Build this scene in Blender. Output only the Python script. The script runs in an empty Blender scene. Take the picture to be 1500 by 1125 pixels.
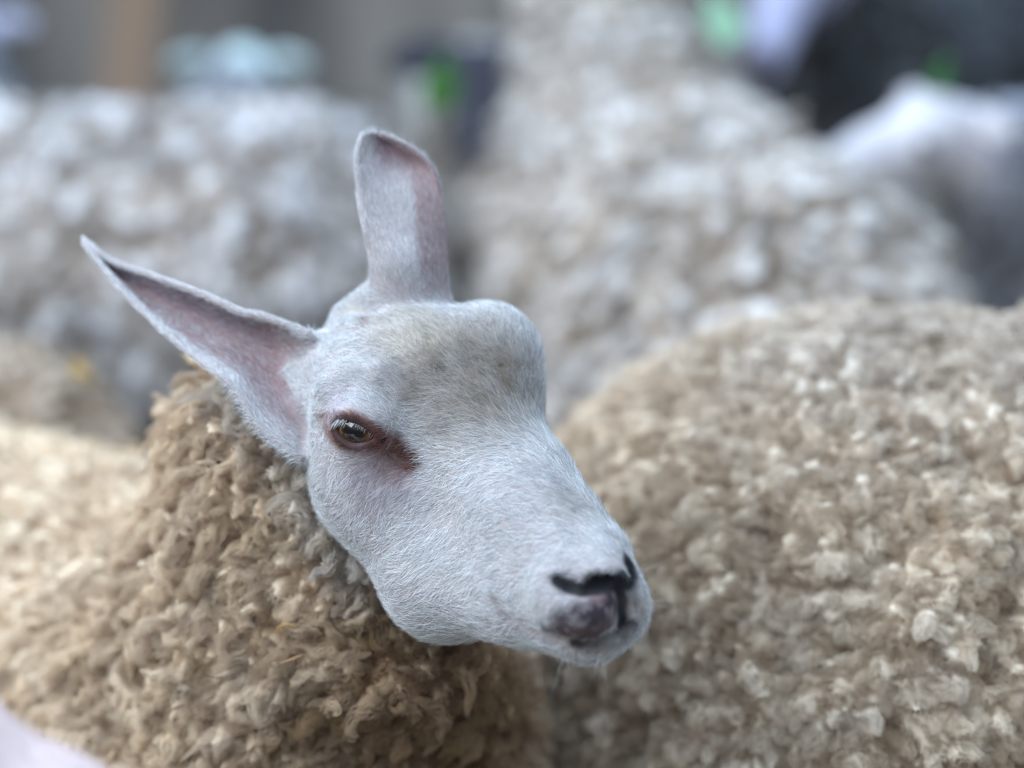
import bpy, math, numpy as np
from mathutils import Vector, Matrix
F4 = np.float32
rng = np.random.default_rng(7)

# ------------------------------------------------------------------ camera
FPX = 3542.0
CAMZ, PITCH = 1.27, math.radians(17.0)
sc = bpy.context.scene
cam_d = bpy.data.cameras.new('camera'); cam = bpy.data.objects.new('camera', cam_d)
sc.collection.objects.link(cam); sc.camera = cam
cam.location = (0, 0, CAMZ); cam.rotation_euler = (math.pi/2 - PITCH, 0, 0)
cam_d.sensor_width = 36.0; cam_d.lens = 36.0*FPX/1500.0; cam_d.clip_start = .05
CR = np.array([1., 0, 0]); CU = np.array([0, math.sin(PITCH), math.cos(PITCH)])
CB = np.array([0, -math.cos(PITCH), math.sin(PITCH)])          # towards the camera
CO = np.array([0, 0, CAMZ])
def P(px, py, d):
    """the point of the place that stands d metres deep in front of the camera, from a photo position"""
    return CO + d*((px-750)/FPX*CR + (562.5-py)/FPX*CU - CB)
cam_d.dof.use_dof = True; cam_d.dof.focus_distance = 1.485; cam_d.dof.aperture_fstop = 2.0
cam_d.dof.aperture_blades = 9

# ------------------------------------------------------------------ light
w = bpy.data.worlds.new('overcast_sky'); sc.world = w; w.use_nodes = True
nt = w.node_tree; bg = nt.nodes['Background']
tc = nt.nodes.new('ShaderNodeTexCoord'); sp = nt.nodes.new('ShaderNodeSeparateXYZ'); rp = nt.nodes.new('ShaderNodeValToRGB')
nt.links.new(tc.outputs['Generated'], sp.inputs[0]); nt.links.new(sp.outputs['Z'], rp.inputs[0]); nt.links.new(rp.outputs[0], bg.inputs[0])
rp.color_ramp.elements[0].position = 0.15; rp.color_ramp.elements[0].color = (.05, .047, .045, 1)
rp.color_ramp.elements[1].position = 1.0; rp.color_ramp.elements[1].color = (.56, .76, 1.0, 1)
bg.inputs[1].default_value = 2.5
def area(name, loc, to, size, e, col):
    l = bpy.data.lights.new(name, 'AREA'); l.energy = e; l.size = size; l.color = col
    o = bpy.data.objects.new(name, l); sc.collection.objects.link(o); o.location = loc
    o.rotation_euler = (Vector(to)-Vector(loc)).to_track_quat('-Z', 'Y').to_euler(); return o
area('soft_key_light', (-2.4, .75, 2.95), (-.1, 1.5, .7), 2.6, 120, (.80, .90, 1))  # soft light added for direction from the upper left; no window there
sc.view_settings.view_transform = 'Standard'; sc.view_settings.look = 'None'; sc.view_settings.gamma = 1
sc.view_settings.use_curve_mapping = False; sc.view_settings.exposure = .22

HAIRQ, WOOLQ = 1, 1


# ------------------------------------------------------------------ numpy helpers
def nz(v): return v/np.maximum(np.linalg.norm(v, axis=-1, keepdims=True), 1e-9)
def hsh(i, s):
    i = (i.astype(np.uint32)*np.uint32(747796405) + np.uint32(s*2891336453 & 0xffffffff))
    i = ((i >> ((i >> np.uint32(28)) + np.uint32(4))) ^ i)*np.uint32(277803737)
    return (((i >> np.uint32(22)) ^ i) & np.uint32(0xffffff)).astype(F4)/F4(0x1000000)
def lat(c, s):
    k = c[..., 0].astype(np.int64)*73856093 ^ c[..., 1].astype(np.int64)*19349663 ^ c[..., 2].astype(np.int64)*83492791
    return hsh((k & 0xffffffff).astype(np.uint32), s)
def cells(p, size, seed, anis=None):
    """3-D cellular noise: distance to the nearest and second cell centre (in cell sizes), its place and id"""
    q = (p/size).astype(F4) if anis is None else (p/(size*np.asarray(anis))).astype(F4)
    b = np.floor(q).astype(np.int32)
    f1 = np.full(len(p), 9., F4); f2 = f1.copy(); ce = np.zeros_like(q); idd = np.zeros(len(p), F4)
    for dx in (-1, 0, 1):
        for dy in (-1, 0, 1):
            for dz in (-1, 0, 1):
                c = b + np.array([dx, dy, dz], np.int32)
                o = np.stack([lat(c, seed+k) for k in range(3)], -1)
                m = c + .5 + (o-.5)*.85
                d = np.linalg.norm(q-m, axis=1)
                n = d < f1
                f2 = np.where(n, f1, np.minimum(f2, d)); f1 = np.where(n, d, f1)
                ce[n] = m[n]; idd[n] = lat(c[n], seed+7)
    ce = ce*size if anis is None else ce*(size*np.asarray(anis, F4))
    return f1, f2, ce, idd
def noise(p, size, seed=0):
    q = (p/size).astype(F4); b = np.floor(q).astype(np.int32); f = q-b; f = f*f*(3-2*f); r = 0
    for dx in (0, 1):
        for dy in (0, 1):
            for dz in (0, 1):
                w = (f[:, 0] if dx else 1-f[:, 0])*(f[:, 1] if dy else 1-f[:, 1])*(f[:, 2] if dz else 1-f[:, 2])
                r = r + w*lat(b+np.array([dx, dy, dz], np.int32), seed)
    return r
def fbm(p, size, seed=0, o=3):
    return sum(noise(p, size/2**k, seed+k)/2**k for k in range(o))/sum(.5**k for k in range(o))
def ss(a, b, x):
    t = np.clip((x-a)/(b-a), 0, 1); return t*t*(3-2*t)
def mix(a, b, t): return a*(1-t)+b*t

# ------------------------------------------------------------------ distance fields
def s_ball(c, r):
    c = np.asarray(c, F4); return lambda p: np.linalg.norm(p-c, axis=1)-F4(r)
def s_cone(a, b, ra, rb):
    a = np.asarray(a, F4); b = np.asarray(b, F4); ab = b-a; L = float(ab@ab)
    def f(p):
        t = np.clip((p-a)@ab/L, 0, 1); return np.linalg.norm(p-a-t[:, None]*ab, axis=1)-(ra+(rb-ra)*t)
    return f
def s_ell(c, r, ax=None):
    c = np.asarray(c, F4); r = np.asarray(r, F4); M = None if ax is None else np.asarray(ax, F4).T
    def f(p):
        q = p-c
        if M is not None: q = q@M
        k0 = np.linalg.norm(q/r, axis=1); k1 = np.linalg.norm(q/(r*r), axis=1)
        return k0*(k0-1)/np.maximum(k1, 1e-6)
    return f
def smin(a, b, k):
    h = np.maximum(k-np.abs(a-b), 0)/k; return np.minimum(a, b)-h*h*k*.25
def smax(a, b, k): return -smin(-a, -b, k)
class Field:
    """primitives joined (add), carved (cut) one after another, each with its own softness"""
    def __init__(s): s.ops = []
    def add(s, f, k=.02): s.ops.append((f, k, 0)); return s
    def cut(s, f, k=.01): s.ops.append((f, k, 1)); return s
    def __call__(s, p):
        p = p.astype(F4); r = None
        for f, k, c in s.ops:
            d = f(p)
            r = d if r is None else (smax(r, -d, k) if c else smin(r, d, k))
        return r
def nets(f, lo, hi, h):
    """surface of the field as a quad mesh (naive surface nets, evaluated only in blocks near the surface)"""
    lo = np.asarray(lo, float); B = 8
    nb = np.ceil((np.asarray(hi)-lo)/(h*B)).astype(int); n = nb*B
    bc = np.stack(np.meshgrid(*[np.arange(k) for k in nb], indexing='ij'), -1).reshape(-1, 3)
    d = f(lo+(bc+.5)*B*h)
    act = np.abs(d) < B*h*1.6
    G = np.repeat(np.repeat(np.repeat(d.reshape(nb), B, 0), B, 1), B, 2).astype(F4)
    loc = np.stack(np.meshgrid(*[np.arange(B)]*3, indexing='ij'), -1).reshape(-1, 3)
    ab = bc[act]
    for i in range(0, len(ab), 2000):
        idx = (ab[i:i+2000, None, :]*B+loc[None]).reshape(-1, 3)
        G[idx[:, 0], idx[:, 1], idx[:, 2]] = f(lo+idx*h)
    S = G < 0
    c = [(i, j, k) for i in (0, 1) for j in (0, 1) for k in (0, 1)]
    def sl(A, o): return A[o[0]:A.shape[0]-1+o[0], o[1]:A.shape[1]-1+o[1], o[2]:A.shape[2]-1+o[2]]
    cnt = sum(sl(S, o).astype(np.int8) for o in c)
    M = (cnt > 0) & (cnt < 8)
    ci = np.argwhere(M); ids = np.full(M.shape, -1, np.int32); ids[M] = np.arange(len(ci))
    acc = np.zeros((len(ci), 3)); num = np.zeros(len(ci))
    for a in c:
        for b in c:
            if sum(b)-sum(a) == 1 and all(x <= y for x, y in zip(a, b)):
                ga = G[tuple((ci+a).T)]; gb = G[tuple((ci+b).T)]
                m = (ga < 0) != (gb < 0)
                t = np.where(m, ga/np.where(m, ga-gb, 1), 0)
                acc[m] += (np.array(a)+t[:, None]*(np.array(b)-np.array(a)))[m]; num += m
    V = lo+(ci+acc/num[:, None])*h
    Q = []
    for ax in range(3):
        o = [0, 0, 0]; o[ax] = 1
        s0 = S[:S.shape[0]-o[0], :S.shape[1]-o[1], :S.shape[2]-o[2]]; s1 = S[o[0]:, o[1]:, o[2]:]
        e = np.argwhere(s0 != s1); u, w = (ax+1) % 3, (ax+2) % 3
        e = e[(e[:, u] > 0) & (e[:, w] > 0)]
        e = e[(e < np.array(M.shape)).all(1)]
        du = np.zeros(3, int); du[u] = 1; dw = np.zeros(3, int); dw[w] = 1
        q = np.stack([ids[tuple((e-du-dw).T)], ids[tuple((e-dw).T)], ids[tuple(e.T)], ids[tuple((e-du).T)]], 1)
        fl = S[tuple(e.T)]; q[~fl] = q[~fl][:, ::-1]; Q.append(q[(q >= 0).all(1)])
    return V, np.concatenate(Q)
def grad(f, p, e=.002):
    g = np.stack([f(p+np.eye(3)[k]*e)-f(p-np.eye(3)[k]*e) for k in range(3)], 1); return nz(g)

# ------------------------------------------------------------------ blender helpers
COL = sc.collection
def mesh_data(name, V, Q, col=None, smooth=True):
    me = bpy.data.meshes.new(name); Q = np.asarray(Q); k = Q.shape[1]
    me.vertices.add(len(V)); me.vertices.foreach_set('co', np.asarray(V, F4).ravel())
    me.loops.add(Q.size); me.loops.foreach_set('vertex_index', Q.astype(np.int32).ravel())
    me.polygons.add(len(Q)); me.polygons.foreach_set('loop_start', np.arange(0, Q.size, k, dtype=np.int32))
    me.polygons.foreach_set('use_smooth', np.full(len(Q), smooth))
    me.update(calc_edges=True)
    if col is not None: set_col(me, col)
    return me
def set_col(me, col):
    a = me.attributes.new('Col', 'FLOAT_COLOR', 'POINT')
    a.data.foreach_set('color', np.concatenate([col, np.ones((len(col), 1))], 1).astype(F4).ravel())
def link(name, data, mat=None, parent=None, loc=None):
    o = bpy.data.objects.new(name, data); COL.objects.link(o)
    if mat is not None and data is not None:
        data.materials.clear(); data.materials.append(mat)
    if parent: o.parent = parent
    if loc is not None: o.location = loc
    return o
def tag(o, label=None, cat=None, group=None, kind=None):
    for k, v in (('label', label), ('category', cat), ('group', group), ('kind', kind)):
        if v: o[k] = v
    return o
def empty(name, loc=(0, 0, 0)):
    o = bpy.data.objects.new(name, None); COL.objects.link(o); o.location = loc; o.empty_display_size = .1; return o
def refine(V, Q, lv):
    """Catmull-Clark refinement by Blender's own modifier"""
    me = mesh_data('tmp', V, Q); o = link('tmp', me); m = o.modifiers.new('s', 'SUBSURF')
    m.levels = lv; m.render_levels = lv
    ev = o.evaluated_get(bpy.context.evaluated_depsgraph_get()); e = ev.to_mesh()
    v = np.empty(len(e.vertices)*3, F4); e.vertices.foreach_get('co', v)
    q = np.empty(len(e.loops), np.int32); e.loops.foreach_get('vertex_index', q)
    ev.to_mesh_clear(); bpy.data.objects.remove(o); bpy.data.meshes.remove(me)
    return v.reshape(-1, 3).astype(float), q.reshape(-1, 4)
def vnormals(V, Q):
    n = np.cross(V[Q[:, 2]]-V[Q[:, 0]], V[Q[:, 3]]-V[Q[:, 1]]); N = np.zeros_like(V)
    for k in range(4):
        for j in range(3): N[:, j] += np.bincount(Q[:, k], n[:, j], len(V))
    return nz(N)
def sample(V, Q, N, n, w=None, seed=1):
    """n random points on a quad mesh: places, normals, weights by face (w)"""
    r = np.random.default_rng(seed)
    a = np.linalg.norm(np.cross(V[Q[:, 2]]-V[Q[:, 0]], V[Q[:, 3]]-V[Q[:, 1]]), axis=1)
    if w is not None: a = a*w
    f = np.searchsorted(np.cumsum(a), r.random(n)*a.sum()).clip(0, len(Q)-1)
    u, v = r.random((2, n, 1)); q = Q[f]
    W = [(1-u)*(1-v), u*(1-v), u*v, (1-u)*v]
    return sum(W[k]*V[q[:, k]] for k in range(4)), nz(sum(W[k]*N[q[:, k]] for k in range(4))), q, W
def curves(name, pts, rad, col, mat, parent=None):
    n, k = pts.shape[:2]; cu = bpy.data.hair_curves.new(name); cu.add_curves([k]*n)
    cu.attributes['position'].data.foreach_set('vector', pts.astype(F4).ravel())
    ra = cu.attributes.get('radius') or cu.attributes.new('radius', 'FLOAT', 'POINT')
    ra.data.foreach_set('value', np.broadcast_to(rad, (n, k)).astype(F4).ravel())
    a = cu.attributes.new('Col', 'FLOAT_COLOR', 'CURVE')
    a.data.foreach_set('color', np.concatenate([col, np.ones((n, 1))], 1).astype(F4).ravel())
    return link(name, cu, mat, parent)
def mat_new(name, rough=.8, build=None, spec=.3, **kw):
    m = bpy.data.materials.new(name); m.use_nodes = True; nt = m.node_tree; b = nt.nodes['Principled BSDF']
    b.inputs['Roughness'].default_value = rough; b.inputs['Specular IOR Level'].default_value = spec
    for k, v in kw.items(): b.inputs[k.replace('_', ' ')].default_value = v
    if build: build(nt, b)
    return m
def col_nodes(nt, b, nscale=0, namp=.2, bump=0, bscale=800, tint=(1, 1, 1)):
    """colour from the Col attribute, broken up by noise and with fine relief"""
    N, L = nt.nodes, nt.links
    at = N.new('ShaderNodeAttribute'); at.attribute_name = 'Col'; out = at.outputs['Color']
    if nscale:
        tc = N.new('ShaderNodeTexCoord'); no = N.new('ShaderNodeTexNoise'); no.inputs['Scale'].default_value = nscale
        no.inputs['Detail'].default_value = 4; L.new(tc.outputs['Object'], no.inputs['Vector'])
        mr = N.new('ShaderNodeMapRange'); mr.inputs['From Min'].default_value = .3; mr.inputs['From Max'].default_value = .7
        mr.inputs['To Min'].default_value = 1-namp; mr.inputs['To Max'].default_value = 1+namp
        L.new(no.outputs['Fac'], mr.inputs['Value'])
        mx = N.new('ShaderNodeVectorMath'); mx.operation = 'SCALE'; L.new(out, mx.inputs[0]); L.new(mr.outputs[0], mx.inputs['Scale'])
        out = mx.outputs[0]
    if tint != (1, 1, 1):
        mt = N.new('ShaderNodeVectorMath'); mt.operation = 'MULTIPLY'; L.new(out, mt.inputs[0]); mt.inputs[1].default_value = tint
        out = mt.outputs[0]
    L.new(out, b.inputs['Base Color'])
    if bump:
        tc = N.new('ShaderNodeTexCoord'); no = N.new('ShaderNodeTexNoise'); no.inputs['Scale'].default_value = bscale
        no.inputs['Detail'].default_value = 3; L.new(tc.outputs['Object'], no.inputs['Vector'])
        bp = N.new('ShaderNodeBump'); bp.inputs['Strength'].default_value = bump; bp.inputs['Distance'].default_value = .002
        L.new(no.outputs['Fac'], bp.inputs['Height']); L.new(bp.outputs[0], b.inputs['Normal'])
# ------------------------------------------------------------------ the white-faced sheep: head
px = .0004235
AX = nz(CR*.1355-CU*.1525+CB*.13)               # poll -> nose
WX = CR*.1355+CU*.047-CB*.086; WX = nz(WX-AX*(WX@AX))   # near side -> far side
TX = np.cross(AX, WX)                            # out of the forehead
def R(n): return n*px
EYE_R = .0165
LOOK = nz(-WX*.48+TX*.06+CB*.72)
EYE = P(516, 633, 1.4825)-LOOK*EYE_R             # centre of the near eyeball
ex = nz(CR*.96-CU*.25); ex = nz(ex-LOOK*(ex@LOOK)); ey = np.cross(LOOK, ex)   # along the lids, across the lids
if ey@CU < 0: ey = -ey
def almond(p, up=.0080, dn=.0082, half=.0155):
    """negative inside the opening between the lids"""
    q = p-EYE; x = q@ex.astype(F4); y = q@ey.astype(F4); z = q@LOOK.astype(F4)
    Ru = (half**2+up**2)/(2*up); Rd = (half**2+dn**2)/(2*dn)
    a = np.sqrt(x*x+(y+Ru-up)**2)-Ru; b = np.sqrt(x*x+(y-Rd+dn)**2)-Rd
    return np.maximum(np.maximum(a, b), -z)
H = Field()
H.add(s_ell(P(612, 562, 1.575), (R(118), R(118), R(128)), (AX, WX, TX)))
H.add(s_ball(P(715, 513, 1.562), R(68)), R(32))                  # far brow
H.add(s_ball(P(535, 622, 1.532), R(80)), R(40))                  # near orbit
H.add(s_cone(P(560, 560, 1.545), P(700, 560, 1.55), R(84), R(92)), R(60))
H.add(s_cone(P(672, 640, 1.548), P(770, 768, 1.480), R(118), R(86)), R(60))
H.add(s_cone(P(770, 768, 1.480), P(848, 848, 1.432), R(86), R(66)), R(40))
H.add(s_cone(P(775, 690, 1.500), P(838, 768, 1.470), R(36), R(30)), R(40))
H.add(s_cone(P(838, 768, 1.470), P(884, 812, 1.445), R(30), R(34)), R(44))   # bridge of the nose
H.add(s_ball(P(560, 700, 1.535), R(96)), R(50))                  # cheek
H.add(s_cone(P(562, 702, 1.535), P(656, 832, 1.520), R(94), R(96)), R(50))                 # jaw corner
H.add(s_cone(P(655, 848, 1.512), P(760, 872, 1.462), R(82), R(62)), R(50))
H.add(s_cone(P(760, 872, 1.462), P(858, 922, 1.428), R(60), R(47)), R(40))   # lower jaw
H.add(s_cone(P(690, 650, 1.53), P(770, 700, 1.500), R(86), R(50)), R(50))
H.add(s_cone(P(500, 560, 1.575), P(405, 540, 1.605), R(84), R(52)), R(50))    # root of the near ear
H.add(s_cone(P(610, 500, 1.60), P(602, 430, 1.588), R(74), R(46)), R(40))     # root of the far ear
H.add(s_cone(P(525, 478, 1.588), P(578, 420, 1.585), R(44), R(30)), R(24))
H.add(s_cone(P(480, 620, 1.60), P(430, 760, 1.68), R(105), R(110)), R(50))  # neck
H.add(s_ell(P(833, 884, 1.411), (R(64), R(44), R(52)), (AX, WX, TX)), R(30))  # near upper lip
H.add(s_ell(P(909, 880, 1.436), (R(49), R(34), R(50)), (AX, WX, TX)), R(26))  # far upper lip
H.add(s_ball(P(889, 913, 1.425), R(36)), R(34))
H.add(s_ball(P(890, 848, 1.418), R(36)), R(30))                  # nose tip
# mouth line: a thin slot between lip and lower jaw
mouth = [P(724, 872, 1.405), P(748, 904, 1.392), P(790, 930, 1.380), P(850, 944, 1.368), P(900, 934, 1.372), P(938, 905, 1.392), P(958, 880, 1.42)]
slot = Field()
for i, (a, b) in enumerate(zip(mouth[:-1], mouth[1:])): slot.add(s_cone(a, b, R(7 if i else 3), R(7)), R(2))
H0 = H
def snap(p, f, it=6):
    """move a point along the view line onto the surface"""
    p = np.array(p, float); v = nz(p-CO)
    t = np.linalg.norm(p-CO)-.12
    for _ in range(60):
        d = float(f((CO+v*t)[None])[0])
        if d < 2e-4: break
        t += max(d*.7, 1e-4)
    return CO+v*t
HB = Field(); HB.ops = list(H.ops)
def chain(pts, rs, k, sink=0):
    f = Field(); q = [snap(P(x, y, 1.45), HB) for x, y in pts]
    for i in range(len(q)-1): f.add(s_cone(q[i]+sink*CB, q[i+1]+sink*CB, R(rs[i]), R(rs[i+1])), R(k))
    return f
mouth_f = chain([(728, 880), (748, 905), (785, 927), (830, 939), (872, 941), (905, 927), (925, 915)], [3, 5.5, 6, 8, 8.5, 8, 5], 3, -.0015)
nost_f = chain([(820, 851), (832, 858), (850, 866), (868, 864), (886, 852)], [8, 15, 9, 9, 10], 5, -.002)
phil_f = chain([(905, 868), (912, 895), (911, 922)], [5, 6, 6], 4)
fold_f = chain([(728, 880), (745, 897), (770, 917)], [6, 8, 7], 4, .004)
tear_f = chain([(548, 644), (575, 658), (600, 678)], [7, 8, 6], 4, .001)
brow_f = chain([(470, 600), (482, 572), (512, 552), (552, 552), (585, 575)], [6, 13, 16, 14, 6], 8, -.005)
bump_f = chain([(505, 472), (530, 476), (552, 470)], [8, 12, 8], 6, -.001)
wing_f = chain([(868, 838), (888, 834), (905, 838)], [8, 10, 8], 6, -.001)
farn_f = chain([(921, 826), (926, 838)], [7, 9], 4)
H.add(brow_f, R(26)); H.add(bump_f, R(16)); H.add(wing_f, R(12))
H.cut(tear_f, R(14)); H.cut(nost_f, R(14)); H.cut(phil_f, R(14)); H.cut(farn_f, R(10))
H.cut(mouth_f, R(12))
H.add(s_ball(EYE, EYE_R+.0030), R(34))           # lids stretched over the eyeball
H.cut(almond, .0016)
def lid(sg, h, r):
    xs = np.linspace(-.0158, .0158, 11); Rr = (.0155**2+h*h)/(2*h)
    ys = sg*(np.sqrt(np.maximum(Rr**2-xs**2, 0))-Rr+h+.0004)
    q = [EYE+ex*x+ey*y+LOOK*(math.sqrt(max((EYE_R+.0012)**2-x*x-y*y, 1e-6))) for x, y in zip(xs, ys)]
    for a, b in zip(q[:-1], q[1:]): H.add(s_cone(a, b, r, r), .0025)
lid(1, .0080, .0021); lid(-1, .0082, .0016)
canth = EYE+ex*.0150-ey*.0003+LOOK*.0075
H.cut(s_cone(canth, canth+ex*.009-ey*.002+LOOK*.001, .0026, .0014), .002)

def resample(pts, n):
    pts = np.array(pts); s = np.linspace(0, len(pts)-1, n); i = np.minimum(s.astype(int), len(pts)-2); t = (s-i)[:, None]
    p0 = pts[np.maximum(i-1, 0)]; p1 = pts[i]; p2 = pts[i+1]; p3 = pts[np.minimum(i+2, len(pts)-1)]
    return .5*((2*p1)+(-p0+p2)*t+(2*p0-5*p1+4*p2-p3)*t*t+(-p0+3*p1-3*p2+p3)*t**3)
def blade(A, M, B, thick=.0026, ns=150, nc=80):
    """an ear: a cupped leaf between two edge lines over a middle line, with thickness and round rims"""
    A, M, B = (resample(x, ns) for x in (A, M, B))
    A, M, B = (np.asarray(x) for x in (A, M, B))
    u = np.linspace(0, 1, nc)[None, :, None]; A, M, B = A[:, None], M[:, None], B[:, None]
    C = 2*M-.5*(A+B); S = (1-u)**2*A+2*u*(1-u)*C+u*u*B
    du = np.gradient(S, axis=1); ds = np.gradient(S, axis=0); N = nz(np.cross(du, ds))
    if (N[ns//3, nc//2]@CB) < 0: N = -N
    return S.reshape(-1, 3), N.reshape(-1, 3), np.tile(np.linspace(0, 1, nc), ns), np.repeat(np.linspace(0, 1, ns), nc)
from mathutils.kdtree import KDTree
def blade_field(bl, th0=.0052, th1=.0036):
    S, N, uu, tt = bl; kd = KDTree(len(S))
    for i, p in enumerate(S): kd.insert(p, i)
    kd.balance(); lo, hi = S.min(0)-.03, S.max(0)+.03
    edge = (uu < .001) | (uu > .999) | (tt > .999)
    def f(p):
        r = np.maximum(np.maximum(lo-p, p-hi).max(1), 0).astype(F4)+F4(.03)
        m = np.flatnonzero(((p > lo) & (p < hi)).all(1))
        if len(m):
            out = np.array([kd.find(q)[1:] for q in p[m].astype(float)])
            i = out[:, 0].astype(int); n = ((p[m]-S[i])*N[i]).sum(1)
            t = np.sqrt(np.maximum(out[:, 1]**2-n*n, 0)); t = np.where(edge[i], t, np.maximum(t-.0022, 0))
            r[m] = np.sqrt(n*n+t*t)-mix(th0, th1, tt[i])*.5
        return r
    f.kd = kd; return f
earN = blade([P(452, 488, 1.548), P(398, 467, 1.553), P(350, 455, 1.56), P(300, 432, 1.57), P(230, 406, 1.585), P(168, 384, 1.60), P(125, 352, 1.61)],
             [P(452, 580, 1.562), P(400, 532, 1.572), P(345, 498, 1.580), P(292, 474, 1.588), P(228, 440, 1.598), P(168, 400, 1.612), P(124, 354, 1.612)],
             [P(438, 672, 1.520), P(380, 626, 1.522), P(340, 566, 1.53), P(292, 528, 1.545), P(232, 478, 1.565), P(168, 412, 1.59), P(126, 358, 1.608)])
earF = blade([P(545, 440, 1.560), P(547, 385, 1.555), P(535, 335, 1.555), P(527, 285, 1.56), P(523, 235, 1.565), P(530, 203, 1.57), P(545, 196, 1.575)],
             [P(602, 450, 1.556), P(595, 390, 1.552), P(590, 335, 1.562), P(588, 285, 1.572), P(582, 240, 1.584), P(568, 215, 1.584), P(555, 199, 1.582)],
             [P(656, 455, 1.578), P(652, 395, 1.575), P(649, 340, 1.575), P(644, 285, 1.575), P(630, 243, 1.575), P(598, 215, 1.575), P(562, 198, 1.575)])

H.add(blade_field(earN), R(16)); H.add(blade_field(earF), R(16))
# ------------------------------------------------------------------ wool
def pal(t, c0, c1): return mix(np.array(c0)[None], np.array(c1)[None], t[:, None])
def fleece(f, lo, hi, h, lv, size, amp, comb, c_tip, c_deep, seed, big=3.2, lean=.8, clip=None, fine=None):
    """the fleece itself: a field's surface broken into locks with clefts between them"""
    V, Q = nets(f, lo, hi, h); V, Q = refine(V, Q, lv); N = vnormals(V, Q)
    g = comb(V, N); g = g-N*(g*N).sum(1)[:, None]*.9
    wv = np.stack([fbm(V, size*1.7, seed+31*k, 3)-.5 for k in range(3)], 1)
    q = V+wv*size*2.6
    f1, f2, ce, idd = cells(q, size, seed)
    b1, b2, bc, bid = cells(V+wv*size*2.5, size*big, seed+50)
    dome = np.sqrt(np.clip(1-(f1/.95)**2, 0, 1))*ss(0, .45, f2-f1)
    bd = ss(0, .22, b2-b1)
    s1, s2, _, sid = cells(V+wv*size*1.2, size*.5, seed+70); sd_ = np.sqrt(np.clip(1-(s1/.95)**2, 0, 1))*ss(0, .4, s2-s1)
    fine_ = fbm(V, size*.35, seed+9, 2)-.5
    a = amp*(.75*dome*(.4+.9*idd)+.9*bd*(.5+.8*bid)+.45*sd_*(.4+.8*sid)+1.1*(fbm(V, size*2.5, seed+12, 2)-.5)-1.0+.30*fine_)
    if clip is not None: a = a*clip(V)
    D = V+N*a[:, None]+g*(a+amp*.9)[:, None]*lean*dome[:, None]
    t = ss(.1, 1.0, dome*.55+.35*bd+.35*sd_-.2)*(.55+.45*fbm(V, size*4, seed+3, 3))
    col = pal(np.clip(t*1.25, 0, 1), c_deep, c_tip)*(.94+.12*noise(V, size*1.3, seed+5))[:, None]  # clefts go to c_deep: warm shade between the locks put into the colour
    kw = ss(.42, .66, fbm(V, size*1.8, seed+19, 2))*.10; col = mix(col, col.mean(1, keepdims=True)*np.array([[1.10, 1.08, 1.05]]), kw[:, None])
    return D, Q, vnormals(D, Q), col, V, N
def frames(N, g):
    u = nz(g-N*(g*N).sum(1)[:, None]+1e-6); return u, np.cross(N, u)
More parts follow.
